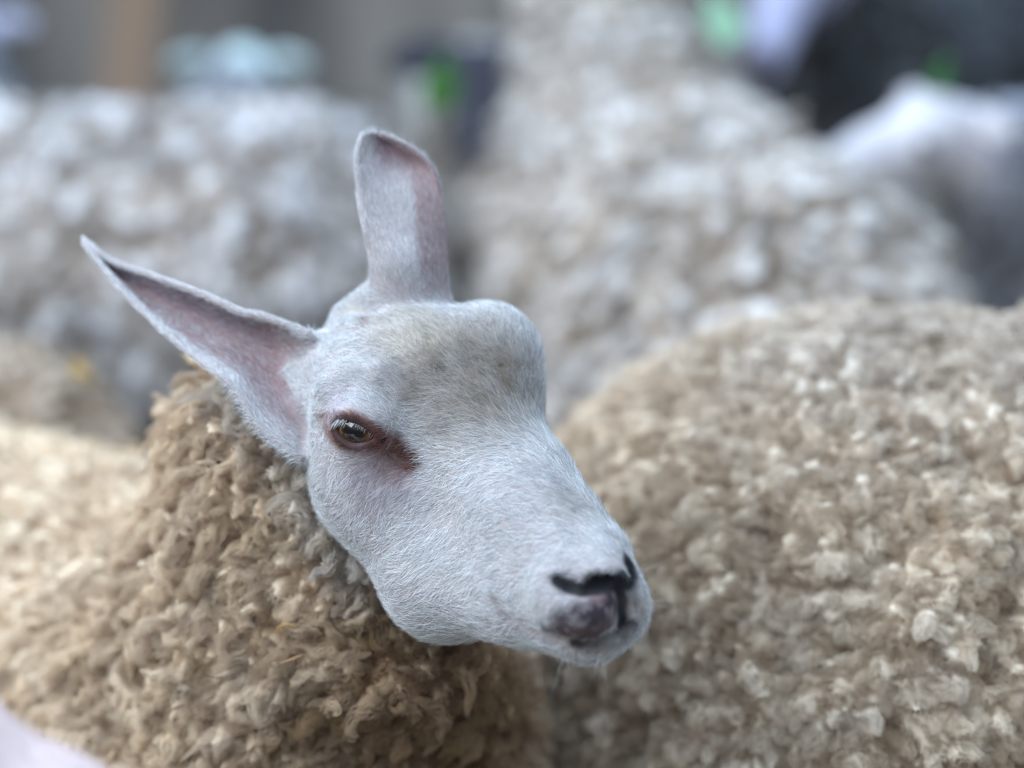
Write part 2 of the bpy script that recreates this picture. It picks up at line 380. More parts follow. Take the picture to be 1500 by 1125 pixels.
def locks(S, n, w, comb, seed, L=.016, r0=.005, nf=40, K=8, curl=.8, blunt=0, up=.7, rad=.00009, crimp=.0005, jit=.4, lift=0, tint=1.0, gap=.8, helix=0.):
    """locks of wool: every lock a bundle of crimped fibres round a bending axis"""
    V, Q, N, col = S[:4]; r = np.random.default_rng(seed)
    C, Nn, q, W = sample(V, Q, N, n*3, w, seed)
    kc = sum(W[k]*col[q[:, k]] for k in range(4))
    # thin out: keep a lock only when it is first in its cell
    key = np.floor(C/(r0*2*gap)).astype(np.int64); key = key[:, 0]*73856093 ^ key[:, 1]*19349663 ^ key[:, 2]*83492791
    _, fi = np.unique(key, return_index=True); fi = np.sort(fi)[:n]; C, Nn, kc = C[fi], Nn[fi], kc[fi]; n = len(C)
    g = comb(C, Nn)+r.normal(0, jit, (n, 3)); u, v = frames(Nn, g)
    Ls = L*r.uniform(.6, 1.35, n); t = np.linspace(0, 1, K)
    # axis: rises off the skin, then bends over towards the comb and curls in
    th = (np.pi*.5-np.arcsin(np.clip(up, 0, 1)))+curl*r.uniform(.5, 1.5, n)[:, None]*t[None]**1.3*2.2
    side = r.normal(0, .5, n)[:, None]*t[None]
    dirs = Nn[:, None]*np.cos(th)[..., None]+u[:, None]*np.sin(th)[..., None]+v[:, None]*side[..., None]
    ax = np.concatenate([np.zeros((n, 1, 3)), np.cumsum(dirs[:, :-1], 1)], 1)*(Ls/(K-1))[:, None, None]+C[:, None]-Nn[:, None]*(.0015-lift)
    if helix:
        hp = r.uniform(0, 6.28, (n, 1))+t[None]*r.uniform(6, 12, (n, 1)); hr = helix*(t[None]**.7)
        ax = ax+(v[:, None]*np.cos(hp)[..., None]+np.cross(v[:, None], dirs)*np.sin(hp)[..., None])*hr[..., None]
    prof = np.sqrt(np.clip(1-(t*.96)**2.5, 0, 1)) if blunt else (1-t*.93)**.65
    rr = r0*r.uniform(.7, 1.3, n)
    a = r.uniform(0, 2*np.pi, (n, nf)); s = np.sqrt(r.random((n, nf)))
    e1 = np.cross(dirs, v[:, None]); e1 = nz(e1); e2 = nz(np.cross(dirs, e1))
    pr = prof[None, :]*rr[:, None]
    ph = r.uniform(0, 6.28, (n, nf, 1)); fq = r.uniform(9, 16, (n, 1, 1)); tw = t[None, None]*r.normal(0, 1.2, (n, 1, 1))
    A = a[..., None]+tw+.5*np.sin(t[None, None]*fq*.5+ph)
    X = np.cos(A)*s[..., None]*pr[:, None]+crimp*np.sin(fq*t+ph*.3)
    Y = np.sin(A)*s[..., None]*pr[:, None]+crimp*np.cos(fq*t+ph*.3)
    P_ = ax[:, None]+e1[:, None]*X[..., None]+e2[:, None]*Y[..., None]
    P_ = P_+r.normal(0, crimp*.45, P_.shape)*t[None, None, :, None]
    le = r.uniform(.75, 1.0, (n, nf, 1, 1))
    P_ = P_[:, :, :1]+(P_-P_[:, :, :1])*le
    cc = np.repeat(kc[:, None], nf, 1)*r.uniform(.88, 1.08, (n, nf, 1))*tint
    ra = rad*(1-.6*t)[None]
    return P_.reshape(-1, K, 3), ra, cc.reshape(-1, 3).clip(0, 1)
def fuzz(S, n, w, comb, seed, L=.006, K=5, rad=.00008, lie=.7, tint=1.0):
    """loose short fibres over the locks"""
    V, Q, N, col = S[:4]; r = np.random.default_rng(seed)
    C, Nn, q, W = sample(V, Q, N, n, w, seed); kc = sum(W[k]*col[q[:, k]] for k in range(4))
    g = comb(C, Nn)*lie+np.stack([noise(C, .006, seed+k)-.5 for k in range(3)], 1)*3+r.normal(0, .45, (n, 3))
    u, v = frames(Nn, g); t = np.linspace(0, 1, K); th = .4+t[None]*r.uniform(.6, 2.2, n)[:, None]
    dirs = Nn[:, None]*np.cos(th)[..., None]+u[:, None]*np.sin(th)[..., None]+v[:, None]*(r.normal(0, .7, n)[:, None]*t)[..., None]
    ax = np.concatenate([np.zeros((n, 1, 3)), np.cumsum(dirs[:, :-1], 1)], 1)*(L*r.uniform(.5, 1.4, n)/(K-1))[:, None, None]+C[:, None]-Nn[:, None]*.0006
    return ax, rad*(1-.6*t)[None], (kc*r.uniform(.85, 1.2, (n, 1))*tint).clip(0, 1)
def facing(V, Q, N, lo=.12):
    """weight of a face: its size seen from where people stand to look at the pen; the rest gets fewer fibres"""
    c = V[Q[:, 0]]; n = N[Q[:, 0]]; d = nz(CO-c); k = (d*n).sum(1); z = (c-CO)@(-CB)
    x = (c-CO)@CR/np.maximum(z, .1)*FPX+750; y = 562.5-(c-CO)@CU/np.maximum(z, .1)*FPX
    inside = (x > -120) & (x < 1620) & (y > -120) & (y < 1245)
    return np.where(inside & (k > -.25), 1.0, lo*.25)
# ------------------------------------------------------------------ materials
M_skin = mat_new('skin', .75, lambda nt, b: col_nodes(nt, b, 60, .12, .25, 900), .2)
M_hair = mat_new('short_hair', .62, lambda nt, b: col_nodes(nt, b), .25)
M_wool = mat_new('wool', .95, lambda nt, b: col_nodes(nt, b, 45, .08, .5, 1400), .08)
M_fibre = mat_new('wool_fibre', .9, lambda nt, b: col_nodes(nt, b), .1)
for m in (M_wool, M_fibre):
    b = m.node_tree.nodes['Principled BSDF']; b.inputs['Sheen Weight'].default_value = .03; b.inputs['Sheen Roughness'].default_value = .5

# ------------------------------------------------------------------ the white-faced sheep: skin and face hair
V, Q = nets(H, P(640, 640, 1.5)-np.array([.27, .21, .25]), P(640, 640, 1.5)+np.array([.17, .27, .25]), .0015)
N = vnormals(V, Q)
HF = Field(); HF.ops = H.ops[:-2]
def S2(x, y): return snap(P(x, y, 1.45), HF)
def near(p, x, y, r0, r1, q=None):
    c = S2(x, y) if q is None else q
    return 1-ss(r0*px, r1*px, np.linalg.norm(p-c, axis=1))
def stroke(p, pts, r0, r1):
    q = [S2(*a) for a in pts]; d = np.full(len(p), 9.)
    for a, b in zip(q[:-1], q[1:]):
        ab = b-a; t = np.clip((p-a)@ab/(ab@ab), 0, 1); d = np.minimum(d, np.linalg.norm(p-a-t[:, None]*ab, axis=1))
    return 1-ss(r0*px, r1*px, d)
def earside(p, bl):
    """1 on the inner face of an ear, with the place across and along it"""
    S_, N_, uu, tt = bl; kd = KDTree(len(S_)//4+1)
    for i in range(0, len(S_), 4): kd.insert(S_[i], i)
    kd.balance(); lo, hi = S_.min(0)-.01, S_.max(0)+.01
    m = np.flatnonzero(((p > lo) & (p < hi)).all(1)); ins = np.zeros(len(p)); U = np.full(len(p), .5); T = np.zeros(len(p)); on = np.zeros(len(p))
    if len(m):
        o = [kd.find(q)[1:] for q in p[m]]; i = np.array([a[0] for a in o]); d = np.array([a[1] for a in o])
        ok = d < .007; m, i = m[ok], i[ok]
        ins[m] = ss(-.0003, .0012, ((p[m]-S_[i])*N_[i]).sum(1)); U[m] = uu[i]; T[m] = tt[i]; on[m] = 1
    return ins, U, T, on
def paint(p, hair):
    """pigment, with some painted shade, of the hide (hair=0) or of the hair growing from it (hair=1)"""
    n = len(p); lum = fbm(p, .012, 3, 3); fine = fbm(p, .004, 8, 2)
    c = np.array([[.86, .86, .86]])*np.ones((n, 1)) if hair else np.array([[.40, .34, .33]])*np.ones((n, 1))
    def lay(col, k):
        nonlocal c; c = mix(c, np.array(col)[None], np.clip(k, 0, 1)[:, None])
    lay((.42, .35, .28) if hair else (.24, .19, .15), near(p, 690, 550, 50, 165)*(.38+.75*lum))           # stained brow
    lay((.60, .52, .43), near(p, 600, 480, 30, 90)*(.25+.6*lum))
    lay((.45, .40, .36), near(p, 850, 745, 20, 60)*(.2+.4*lum)); lay((.45, .40, .36), near(p, 800, 620, 20, 70)*(.25+.4*lum))
    lay((.66, .58, .48), stroke(p, [(395, 462), (470, 466), (520, 462)], 6, 26)*.5)
    lay((.10, .08, .08), near(p, 648, 541, 4, 13)*.8); lay((.30, .2, .18), near(p, 535, 468, 4, 14)*.6)
    red = (.34, .18, .145) if hair else (.17, .075, .06)
    rim = stroke(p, [(472, 608), (495, 607), (520, 612), (545, 624), (565, 640)], 2, 10); lay(red, rim*.85)
    ad = almond(p.astype(F4)); nearE = (np.linalg.norm(p-EYE-LOOK*EYE_R, axis=1) < .026)
    rim = stroke(p, [(476, 620), (488, 645), (510, 657), (540, 657), (565, 650)], 3, 13); lay(red, rim*.8)
    lay(red, (1-ss(.002, .0062, ad))*nearE); lay((.055, .028, .025), (1-ss(.0016, .0034, ad))*nearE)
    lay((.42, .33, .36), near(p, 560, 700, 20, 75)*(.25+.65*fine))
    lay((.40, .28, .26) if hair else (.26, .15, .13), near(p, 580, 678, 12, 45)*(.45+.5*fine))
    lay((.62, .55, .62), near(p, 495, 590, 10, 45)*.45)
    lay((.20, .085, .06) if hair else (.10, .04, .03), stroke(p, [(552, 643), (578, 652), (600, 678)], 9, 28)*(.55+.5*fine)*1.1)
    lay((.09, .035, .03), stroke(p, [(543, 649), (556, 648), (563, 644)], 1.5, 5)*.9)
    lay((.45, .36, .30), near(p, 938, 885, 8, 34)*.6); lay((.34, .30, .31), stroke(p, [(738, 898), (765, 918), (800, 934), (832, 941)], 1, 5)*.7)
    # nose leather and lips
    nz_ = ss(.30, .62, fine+.0*lum)
    lay((.06, .042, .05), stroke(p, [(835, 918), (870, 905), (890, 890)], 16, 44)*(.6+.4*nz_))
    lay((.11, .07, .07), stroke(p, [(800, 922), (850, 928), (890, 920)], 4, 20)*(.3+.6*nz_))
    lay((.19, .12, .12), near(p, 873, 875, 6, 22)*.8)
    lay((.015, .014, .018), stroke(p, [(868, 852), (890, 852), (912, 850)], 9, 22))
    lay((.015, .014, .018), stroke(p, [(905, 855), (912, 880), (911, 925)], 4, 12))
    lay((.02, .018, .02), stroke(p, [(818, 850), (832, 858), (852, 864)], 7, 17)); lay((.02, .018, .02), stroke(p, [(852, 866), (886, 866)], 3, 10)*.8)
    lay((.02, .018, .02), stroke(p, [(922, 822), (926, 842), (920, 856)], 5, 15))
    lay((.10, .08, .08), near(p, 925, 880, 5, 26)*.5)
    lay((.04, .03, .03), stroke(p, [(842, 941), (872, 942), (905, 928), (928, 912)], 4, 10)*.95)
    lay((.16, .14, .13), stroke(p, [(865, 948), (905, 938), (930, 920)], 4, 15)*.6)
    lay((.60, .52, .40), near(p, 890, 955, 8, 40)*.15)
    for bl, e in ((earN, 0), (earF, 1)):
        ins, U, T, on = earside(p, bl)
        edge = ss(.02, .1, U)*(1-ss(.76, .90, U)) if not e else ss(.10, .28, U)*(1-ss(.8, .93, U))
        if not e:
            pk = ins*ss(.01, .05, U)*(1-ss(.82, .95, U))*(1-ss(.92, .99, T))*(1-.5*ss(.15, 0, T))
            lay((.47, .39, .41) if hair else (.25, .15, .15), pk*(.5+.7*lum)); lay((.24, .18, .21), pk*(1-ss(.12, .55, U))*ss(.12, .4, T)*.75)
        else:
            lay((.50, .38, .42) if hair else (.32, .20, .22), ins*edge*ss(.50, .75, T)*(.6+.5*lum))
            lay((.30, .20, .20), ins*ss(.60, .72, U)*(1-ss(.97, 1, U))*ss(.02, .2, T)*.85)  # shadow in the far ear's inner fold, painted into the colour
    lay((.14, .12, .13), near(p, 0, 0, 3, 9, P(585, 377, 1.56))*.8)
    return c
colV = paint(V, 0)*(.9+.2*fbm(V, .003, 4, 2))[:, None]
root = empty('sheep', P(430, 1000, 1.75)*np.array([1, 1, 0])); RL = np.array(root.location)
tag(root, 'white-faced sheep with red-rimmed eye and curly neck wool, both ears raised', 'sheep', 'sheep crowded in the pen')
def kid(name, data, mat, par=root): o = link(name, data, mat, par); return o
body_V, body_Q, body_c = [V-RL], [Q], [colV]

D0 = [((870, 770), (-.75, .62)), ((800, 640), (-.5, .7)), ((700, 560), (-.8, .35)), ((640, 620), (-.75, .15)), ((760, 480), (.1, .9)), ((610, 480), (-.5, .8)),
      ((520, 590), (-.5, .75)), ((480, 640), (-.8, -.2)), ((560, 720), (-.45, -.75)), ((650, 760), (-.8, -.6)), ((720, 720), (-.85, -.35)), ((790, 830), (-.95, -.3)),
      ((600, 880), (-.85, -.5)), ((700, 900), (-.95, -.1)), ((850, 900), (-.6, -.5)), ((840, 955), (-.3, -.9)), ((920, 900), (.4, -.5)), ((500, 720), (-.6, -.65)),
      ((450, 560), (-.6, .2)), ((440, 640), (-.6, -.4)), ((780, 760), (-.8, .15))]
DP = np.array([S2(*a) for a, _ in D0]); DV = np.array([CR*b[0]+CU*b[1] for _, b in D0])
def flow(p):
    d = np.linalg.norm(p[:, None]-DP[None], axis=2); k = 1/(d**2+1e-5); k /= k.sum(1, keepdims=True)
    return k@DV
wf = facing(V, Q, N, .2)
nH = int(120000*HAIRQ)
C, Nn, q, W = sample(V, Q, N, nH, wf, 11)
keep = almond(C.astype(F4)) > .0006
keep &= (C-P(420, 700, 1.62))@nz(P(420, 760, 1.68)-P(470, 620, 1.58)) < .05      # none inside the fleece
C, Nn = C[keep], Nn[keep]; r = np.random.default_rng(5)
hc = paint(C, 1)
insN, UN, TN, onN = earside(C, earN); insF, UF, TF, onF = earside(C, earF); on = np.maximum(onN*(TN > .05), onF*(TF > .05))
sel = (on > 0) & (np.random.default_rng(8).random(len(C)) < .42); hc[sel] = mix(hc[sel], np.array([[.84, .86, .90]]), .65)
fl = flow(C); fl[(onN > 0) & (TN > .08)] = nz(P(125, 352, 1.6)-P(400, 560, 1.55)); fl[(onF > 0) & (TF > .08)] = nz(P(548, 198, 1.58)-P(605, 430, 1.56))
wv = np.stack([fbm(C, .010, 70+k, 2)-.5 for k in range(3)], 1)
nose = np.maximum(near(C, 890, 880, 34, 52), stroke(C, [(820, 852), (850, 864)], 10, 16)); nose = np.maximum(nose, .8*stroke(C, [(838, 922), (870, 908), (892, 890)], 14, 34)); nose = np.maximum(nose, .5*stroke(C, [(785, 927), (830, 939), (872, 941)], 2, 6))
Lh = .0068*(1-.55*near(C, 520, 634, 30, 60))*(1-.72*nose)*(1-.3*near(C, 880, 900, 40, 110))*(1-.25*on)
Lh *= 1+.35*near(C, 700, 560, 40, 150)
g = fl+wv*1.1+r.normal(0, .22, C.shape); u, v = frames(Nn, g); K = 5; t = np.linspace(0, 1, K)
lift = .35+.2*near(C, 690, 560, 40, 150)-.12*on
th = (np.pi/2-lift[:, None]*r.uniform(.5, 1.5, len(C))[:, None])+.35*t[None]
bend = r.normal(0, .35, len(C))[:, None]*t
dirs = Nn[:, None]*np.cos(th)[..., None]+u[:, None]*np.sin(th)[..., None]+v[:, None]*bend[..., None]
ln = Lh*r.uniform(.6, 1.35, len(C))
ax = np.concatenate([np.zeros((len(C), 1, 3)), np.cumsum(dirs[:, :-1], 1)], 1)*(ln/(K-1))[:, None, None]+C[:, None]-Nn[:, None]*.0004
mixr = (r.uniform(.55, 1.16, (len(C), 1)))*(.86+.3*fbm(C, .006, 91, 2))[:, None]; mixr[r.random(len(C)) < .08] *= .55
fh = curves('face_hair', ax-RL, .000095*(1-.75*t)[None]*np.ones((len(C), 1)), (hc*mixr).clip(0, 1), M_hair, root); fh['kind'] = 'stuff'

# ------------------------------------------------------------------ eye, lashes, whiskers
def ball(name, c, rad, mat, par, seg=48):
    u_ = np.linspace(0, np.pi, seg//2+1)[1:-1]; v_ = np.linspace(0, 2*np.pi, seg, endpoint=False)
    X = np.stack([np.sin(u_)[:, None]*np.cos(v_)[None], np.sin(u_)[:, None]*np.sin(v_)[None], np.cos(u_)[:, None]*np.ones(seg)[None]], -1).reshape(-1, 3)
    a, b = frames(LOOK[None], CR[None]); X = X@np.stack([a[0], b[0], LOOK])
    n = len(u_); V_ = np.concatenate([X, [LOOK], [-LOOK]])*rad; Q_ = []
    for i in range(n-1):
        for j in range(seg): k = (j+1) % seg; Q_.append((i*seg+j, (i+1)*seg+j, (i+1)*seg+k, i*seg+k))
    for j in range(seg): k = (j+1) % seg; Q_.append((len(X), j, k, k)); Q_.append((len(X)+1, (n-1)*seg+k, (n-1)*seg+j, (n-1)*seg+j))
    me = bpy.data.meshes.new(name); me.from_pydata((V_+c-RL).tolist(), [], [list(dict.fromkeys(q_)) for q_ in Q_]); me.update()
    me.polygons.foreach_set('use_smooth', np.full(len(me.polygons), True)); return me, V_
me, ev = ball('eye', EYE, EYE_R, None, root, 96)
x = ev@ex; y = ev@ey; z = ev@LOOK; rr = np.hypot(x-.0005, y+.0005)
c = np.tile(np.array([[.03, .02, .018]]), (len(ev), 1))                       # dark brown sclera at the rim
ir = 1-ss(.0105, .0115, rr); c = mix(c, np.array([[.055, .026, .010]]), (ir*(z > 0))[:, None])
go = ss(.0078, .0100, rr)*(1-ss(.0102, .0110, rr))*(z > 0)*(.35+.65*ss(.002, -.006, y)); c = mix(c, np.array([[.22, .11, .035]]), go[:, None])
pu = (1-ss(.0070, .0078, np.hypot(x, (y+.0005)*1.7)))*(z > 0); c = mix(c, np.array([[.002, .002, .003]]), pu[:, None])
set_col(me, c)
M_eye = mat_new('eye_surface', .06, lambda nt, b: col_nodes(nt, b), .5, Coat_Weight=1.0, Coat_Roughness=.02)
tag(kid('eye', me, M_eye), 'dark brown eye with a golden rim')
_o = P(735, 560, 1.58); _d = nz(WX*.9-CB*.45+AX*.12); _t = .16
for _ in range(60): _t -= max(float(H((_o+_d*_t)[None])[0])*.8, 0)
fe = _o+_d*(_t-.0105)                             # the other eye, on the far side of the face
me, ev = ball('eye', fe, .0150, None, root, 48); rr = np.linalg.norm(nz(ev)-_d, axis=1)
set_col(me, mix(np.array([[.004, .004, .005]]), np.array([[.07, .035, .015]]), ss(.40, .46, rr)[:, None]))
tag(link('eye', me, M_eye, root), 'dark eye on the far side of the face')
_u, _v = frames(_d[None], AX[None]); _a = np.linspace(0, 2*np.pi, 33)[:-1]; _b = np.linspace(0, 2*np.pi, 9)[:-1]
_c = fe+_d*.0095+.0125*(_u*np.cos(_a)[:, None]+_v*.72*np.sin(_a)[:, None]); _r = nz(_c-fe-_d*.0095)
_V = (_c[:, None]+.0028*(_r[:, None]*np.cos(_b)[None, :, None]+_d*np.sin(_b)[None, :, None])).reshape(-1, 3)
_Q = [(i*8+j, ((i+1) % 32)*8+j, ((i+1) % 32)*8+(j+1) % 8, i*8+(j+1) % 8) for i in range(32) for j in range(8)]
link('eyelid', mesh_data('eyelid', _V-RL, np.array(_Q), np.tile([[.22, .11, .09]], (len(_V), 1))), M_skin, root)
def strands(name, spec, rad, col, mat=M_hair):
    n = len(spec); K = 7; t = np.linspace(0, 1, K)[:, None]; pts = np.array([a+(b-a)*t+c_*(t*t) for a, b, c_ in spec])
    cu = curves(name, pts-RL, rad*(1-.8*t[:, 0])[None]*np.ones((n, 1)), np.tile(np.array([col]), (n, 1)), mat, root); return cu
r = np.random.default_rng(3); sp_ = []
for i in range(60):
    a_ = r.uniform(-.0155, -.0045) if i < 42 else r.uniform(-.005, .013); y_ = .0080*(1-(a_/.0158)**2)+.001; s_ = EYE+ex*a_+ey*y_+LOOK*math.sqrt(max((EYE_R+.002)**2-a_*a_-y_*y_, 1e-6))
    l_ = r.uniform(.004, .008)*(1 if i < 42 else .55); sp_.append((s_, s_+(-ey*.55+LOOK*.55+ex*r.normal(-.30, .22))*l_, -ey*.003))
strands('upper_eyelashes', sp_, .00012, (.72, .70, .70))
sp_ = []
for i in range(34):
    a_ = r.uniform(-.012, .013); y_ = -.0082*(1-(a_/.0158)**2)-.001; s_ = EYE+ex*a_+ey*y_+LOOK*math.sqrt(max((EYE_R+.002)**2-a_*a_-y_*y_, 1e-6))
    sp_.append((s_, s_+(-ey*.7+LOOK*.5+ex*r.normal(0, .3))*r.uniform(.003, .006), ey*0))
strands('lower_eyelashes', sp_, .00009, (.35, .28, .26))
sp_ = []
for (x0, y0), (x1, y1), n in (((790, 958), (748, 962), 3), ((830, 968), (815, 995), 4), ((880, 965), (885, 990), 9), ((925, 935), (955, 960), 8), ((948, 890), (985, 885), 8), ((935, 840), (985, 820), 5), ((760, 942), (744, 957), 3)):
    for i in range(n):
        j = r.normal(0, 7, 2); s_ = S2(min(x0+j[0]*.7, 944), min(y0+j[1]*.5, 958)); e_ = P(x1+j[0]*2, y1+j[1]*1.5, 1.40+r.normal(0, .015)); d_ = e_-s_
        sp_.append((s_, s_+d_*r.uniform(.5, 1.2), CU*r.normal(0, .004)+CR*r.normal(-.002, .003)))
strands('whiskers', sp_, .00007, (.62, .60, .58))
# ------------------------------------------------------------------ the white-faced sheep: trunk, legs, fleece
TA, TB = P(420, 1130, 1.84), P(-130, 960, 2.25)
def legs(F, spots, rr=(.045, .018), tops=None):
    for (x, y, zt, dx) in spots:
        F.add(s_cone((x, y, zt), (x+dx, y, .30), rr[0], rr[0]*.6), .05).add(s_cone((x+dx, y, .30), (x, y, .05), rr[0]*.55, rr[1]), .01).add(s_ell((x+.01, y, .022), (.032, .024, .03)), .01)
T = Field().add(s_cone(TA, TB, .15, .18)).add(s_cone(P(420, 760, 1.67), TA, .07, .13), .08)
sd = nz(np.cross(nz(TB-TA), [0, 0, 1]))
for q0, o0 in ((TA+[0, .03, 0], .10), (TA+[0, .03, 0], -.10), (TB, .11), (TB, -.11)):
    b_ = q0+sd*o0; legs(T, [(b_[0], b_[1], .36, 0)], (.06, .02))
tv, tq = nets(T, T_lo := np.minimum(TA, TB)-.36, np.maximum(TA, TB)+np.array([.36, .36, .45]), .011)
body_Q.append(tq+sum(map(len, body_V))); body_V.append(tv-RL); body_c.append(np.tile([[.55, .48, .42]], (len(tv), 1)))
kid('body', mesh_data('body', np.concatenate(body_V), np.concatenate(body_Q), np.concatenate(body_c)), M_skin)

FN = Field()
FN.add(s_cone(TA, TB, .200, .222))
FN.add(s_ell(P(440, 1085, 1.78), (.165, .18, .19)), .06)
FN.add(s_cone(P(432, 735, 1.655), P(432, 900, 1.69), R(198), R(228)), .06)
FN.add(s_cone(P(432, 900, 1.69), P(470, 1060, 1.74), R(228), R(290)), .06)
FN.add(s_cone(P(510, 800, 1.615), P(600, 950, 1.605), R(105), R(112)), .05)      # collar below the jaw
FN.add(s_cone(P(600, 955, 1.62), P(650, 1060, 1.71), R(105), R(110)), .05)
FN.add(s_cone(P(395, 640, 1.62), P(330, 640, 1.66), R(95), R(80)), .04)
HX = Field(); HX.ops = H.ops[:16]+H.ops[17:21]
cutH = lambda p: HX(p)-F4(.004)
FN.cut(cutH, .006)
KN = P(480, 700, 1.50)                                   # nothing of the fleece before the ear and cheek
def comb_neck(p, n): 
    return (-CR*.75-np.array([0, 0, .75])+CB*.1)[None]+.5*np.stack([noise(p, .05, 90+k)-.5 for k in range(3)], 1)*2
def clip_n(p): return ss(.002, .018, HX(p.astype(F4)))*.8+.2
SN = fleece(FN, np.minimum(TA, TB)-.36, np.maximum(np.maximum(TA, TB)+.3, P(700, 500, 1.5)+.22), .0085, 2, .0150, .0095, comb_neck, (.94, .75, .54), (.50, .35, .23), 5, clip=clip_n, lean=.35)
Vn, Qn, Nn_, Cn = SN[:4]
k_ = (1-ss(.006, .045, HX(Vn.astype(F4))))*.75; Cn[:] = mix(Cn, Cn.mean(1, keepdims=True)*np.array([[1.02, .98, .93]]), k_[:, None])     # paler wool round the cheek
k_ = (1-ss(.06, .17, np.linalg.norm(Vn-P(690, 1070, 1.60), axis=1)))*.95; Cn[:] = mix(Cn, Cn*np.array([[.42, .34, .27]]), k_[:, None])   # chest wool: dirt, with the shade under the head painted in
k_ = ss(.5, .62, fbm(Vn, .03, 77, 3))*(1-ss(.06, .16, np.linalg.norm(Vn-P(500, 980, 1.58), axis=1)))*.6; Cn[:] = mix(Cn, Cn*np.array([[.62, .52, .34]]), k_[:, None])
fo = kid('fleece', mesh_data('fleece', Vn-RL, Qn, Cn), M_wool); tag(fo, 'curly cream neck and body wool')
Cf = Vn[Qn[:, 0]]
wn = facing(Vn, Qn, Nn_)*ss(.001, .006, HX(Cf.astype(F4)))
z_ = (Cf-CO)@(-CB); wn_near = wn*(1-ss(1.72, 1.80, z_))
wn_far = wn*ss(1.70, 1.80, z_)
def fib(name, par, parts, off, mat=M_fibre):
    P0 = [a for a in parts]; K = P0[0][0].shape[1]
    pts = np.concatenate([a[0] for a in P0]); ra = np.concatenate([np.broadcast_to(a[1], a[0].shape[:2]) for a in P0]); cc = np.concatenate([a[2] for a in P0])
    o = curves(name, pts-off, ra, cc, mat, par); o['kind'] = 'stuff'; return o
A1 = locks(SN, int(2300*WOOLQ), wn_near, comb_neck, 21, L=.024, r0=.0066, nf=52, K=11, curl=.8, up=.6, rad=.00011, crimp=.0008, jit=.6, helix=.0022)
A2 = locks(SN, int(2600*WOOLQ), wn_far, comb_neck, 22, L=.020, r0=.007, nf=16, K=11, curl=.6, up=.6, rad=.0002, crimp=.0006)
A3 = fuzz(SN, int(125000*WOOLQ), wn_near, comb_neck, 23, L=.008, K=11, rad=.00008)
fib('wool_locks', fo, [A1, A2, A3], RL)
print('NECK', len(Vn), len(A1[0]), len(A2[0]))
# ------------------------------------------------------------------ the big sheep the white-faced one leans against
rootR = empty('sheep', (.6, 1.78, 0)); RR = np.array(rootR.location)
tag(rootR, 'large cream-fleeced sheep filling the right side, its rump against the white face', 'sheep', 'sheep crowded in the pen')
BA, BB = np.array([.30, 1.71, .50]), np.array([.95, 1.86, .50])
T2 = Field().add(s_cone(BA, BB, .20, .19)).add(s_ball((.20, 1.76, .48), .16), .06)
T2.add(s_cone(BB+[.05, .02, .05], BB+[.33, .06, .20], .12, .075), .06).add(s_cone(BB+[.34, .06, .24], BB+[.54, .09, .12], .068, .04), .04)
for s_ in (-.12, .12):
    legs(T2, [(BA[0]-.03, BA[1]+s_, .40, -.03), (BB[0], BB[1]+s_, .38, 0)], (.07, .022))
for sx in (-1, 1): T2.add(s_cone(BB+[.32, .05+sx*.05, .28], BB+[.28, .05+sx*.15, .29], .024, .012), .02)
tv, tq = nets(T2, (-.15, 1.35, -.04), (1.6, 2.25, 1.0), .012)
link('body', mesh_data('body', tv-RR, tq, np.tile([[.6, .55, .5]], (len(tv), 1))), M_skin, rootR)
FR = Field().add(s_cone(BA, BB, .280, .268)).add(s_ball((.225, 1.80, .50), .245), .08)
FR.add(s_cone(P(985, 1065, 1.77), P(1040, 1200, 1.77), R(165), R(200)), .035)        # thigh
FR.add(s_cone(BB+[.05, .02, .06], BB+[.24, .05, .15], .18, .12), .06)
for (xa, ya), (xb, yb), rd in (((1118, 640), (1112, 800), 10), ((1112, 800), (1160, 960), 12), ((1160, 960), (1140, 1120), 10), ((1390, 560), (1420, 700), 7), ((1300, 760), (1250, 960), 8), ((1480, 850), (1440, 1050), 8), ((1385, 520), (1395, 600), 6)):
    pa, pb = snap(P(xa, ya, 1.4), FR), snap(P(xb, yb, 1.4), FR); FR.cut(s_cone(pa, pb, R(rd), R(rd)), .035)
def comb_flank(p, n): return np.array([[-.15, .1, -.9]])+.45*np.stack([noise(p, .06, 190+k)-.5 for k in range(3)], 1)*2
SR = fleece(FR, (-.2, 1.30, .08), (1.5, 2.3, 1.0), .0095, 2, .0155, .0078, comb_flank, (.92, .77, .60), (.46, .33, .22), 15, lean=.3, big=3.6)
Vr, Qr, Nr, Cr = SR[:4]
k_ = ss(.70, .86, Vr[:, 2])*.5; Cr[:] = mix(Cr, Cr.mean(1, keepdims=True)*np.array([[1.03, 1.03, 1.07]]), k_[:, None])    # greyer, slightly bluer wool towards the top of the back
fr = link('fleece', mesh_data('fleece', Vr-RR, Qr, Cr), M_wool, rootR); tag(fr, 'dense knobbly cream wool')
wr = facing(Vr, Qr, Nr); z_ = (Vr[Qr[:, 0]]-CO)@(-CB); wrn = wr*(1-ss(1.80, 1.9, z_)); wrf = wr*ss(1.78, 1.9, z_)
B1 = locks(SR, int(3600*WOOLQ), wrn, comb_flank, 31, L=.0150, r0=.0074, nf=46, K=8, curl=.28, blunt=1, up=.9, rad=.00012, crimp=.0006, jit=.2, helix=.0004)
B2 = locks(SR, int(3600*WOOLQ), wrf, comb_flank, 32, L=.018, r0=.0075, nf=14, K=8, curl=.6, blunt=1, up=.7, rad=.00022)
B3 = fuzz(SR, int(130000*WOOLQ), wrn, comb_flank, 33, L=.008, K=8, rad=.00009)
fib('wool_locks', fr, [B1, B2, B3], RR)
print('FLANK', len(Vr), len(B1[0]), len(B2[0]))

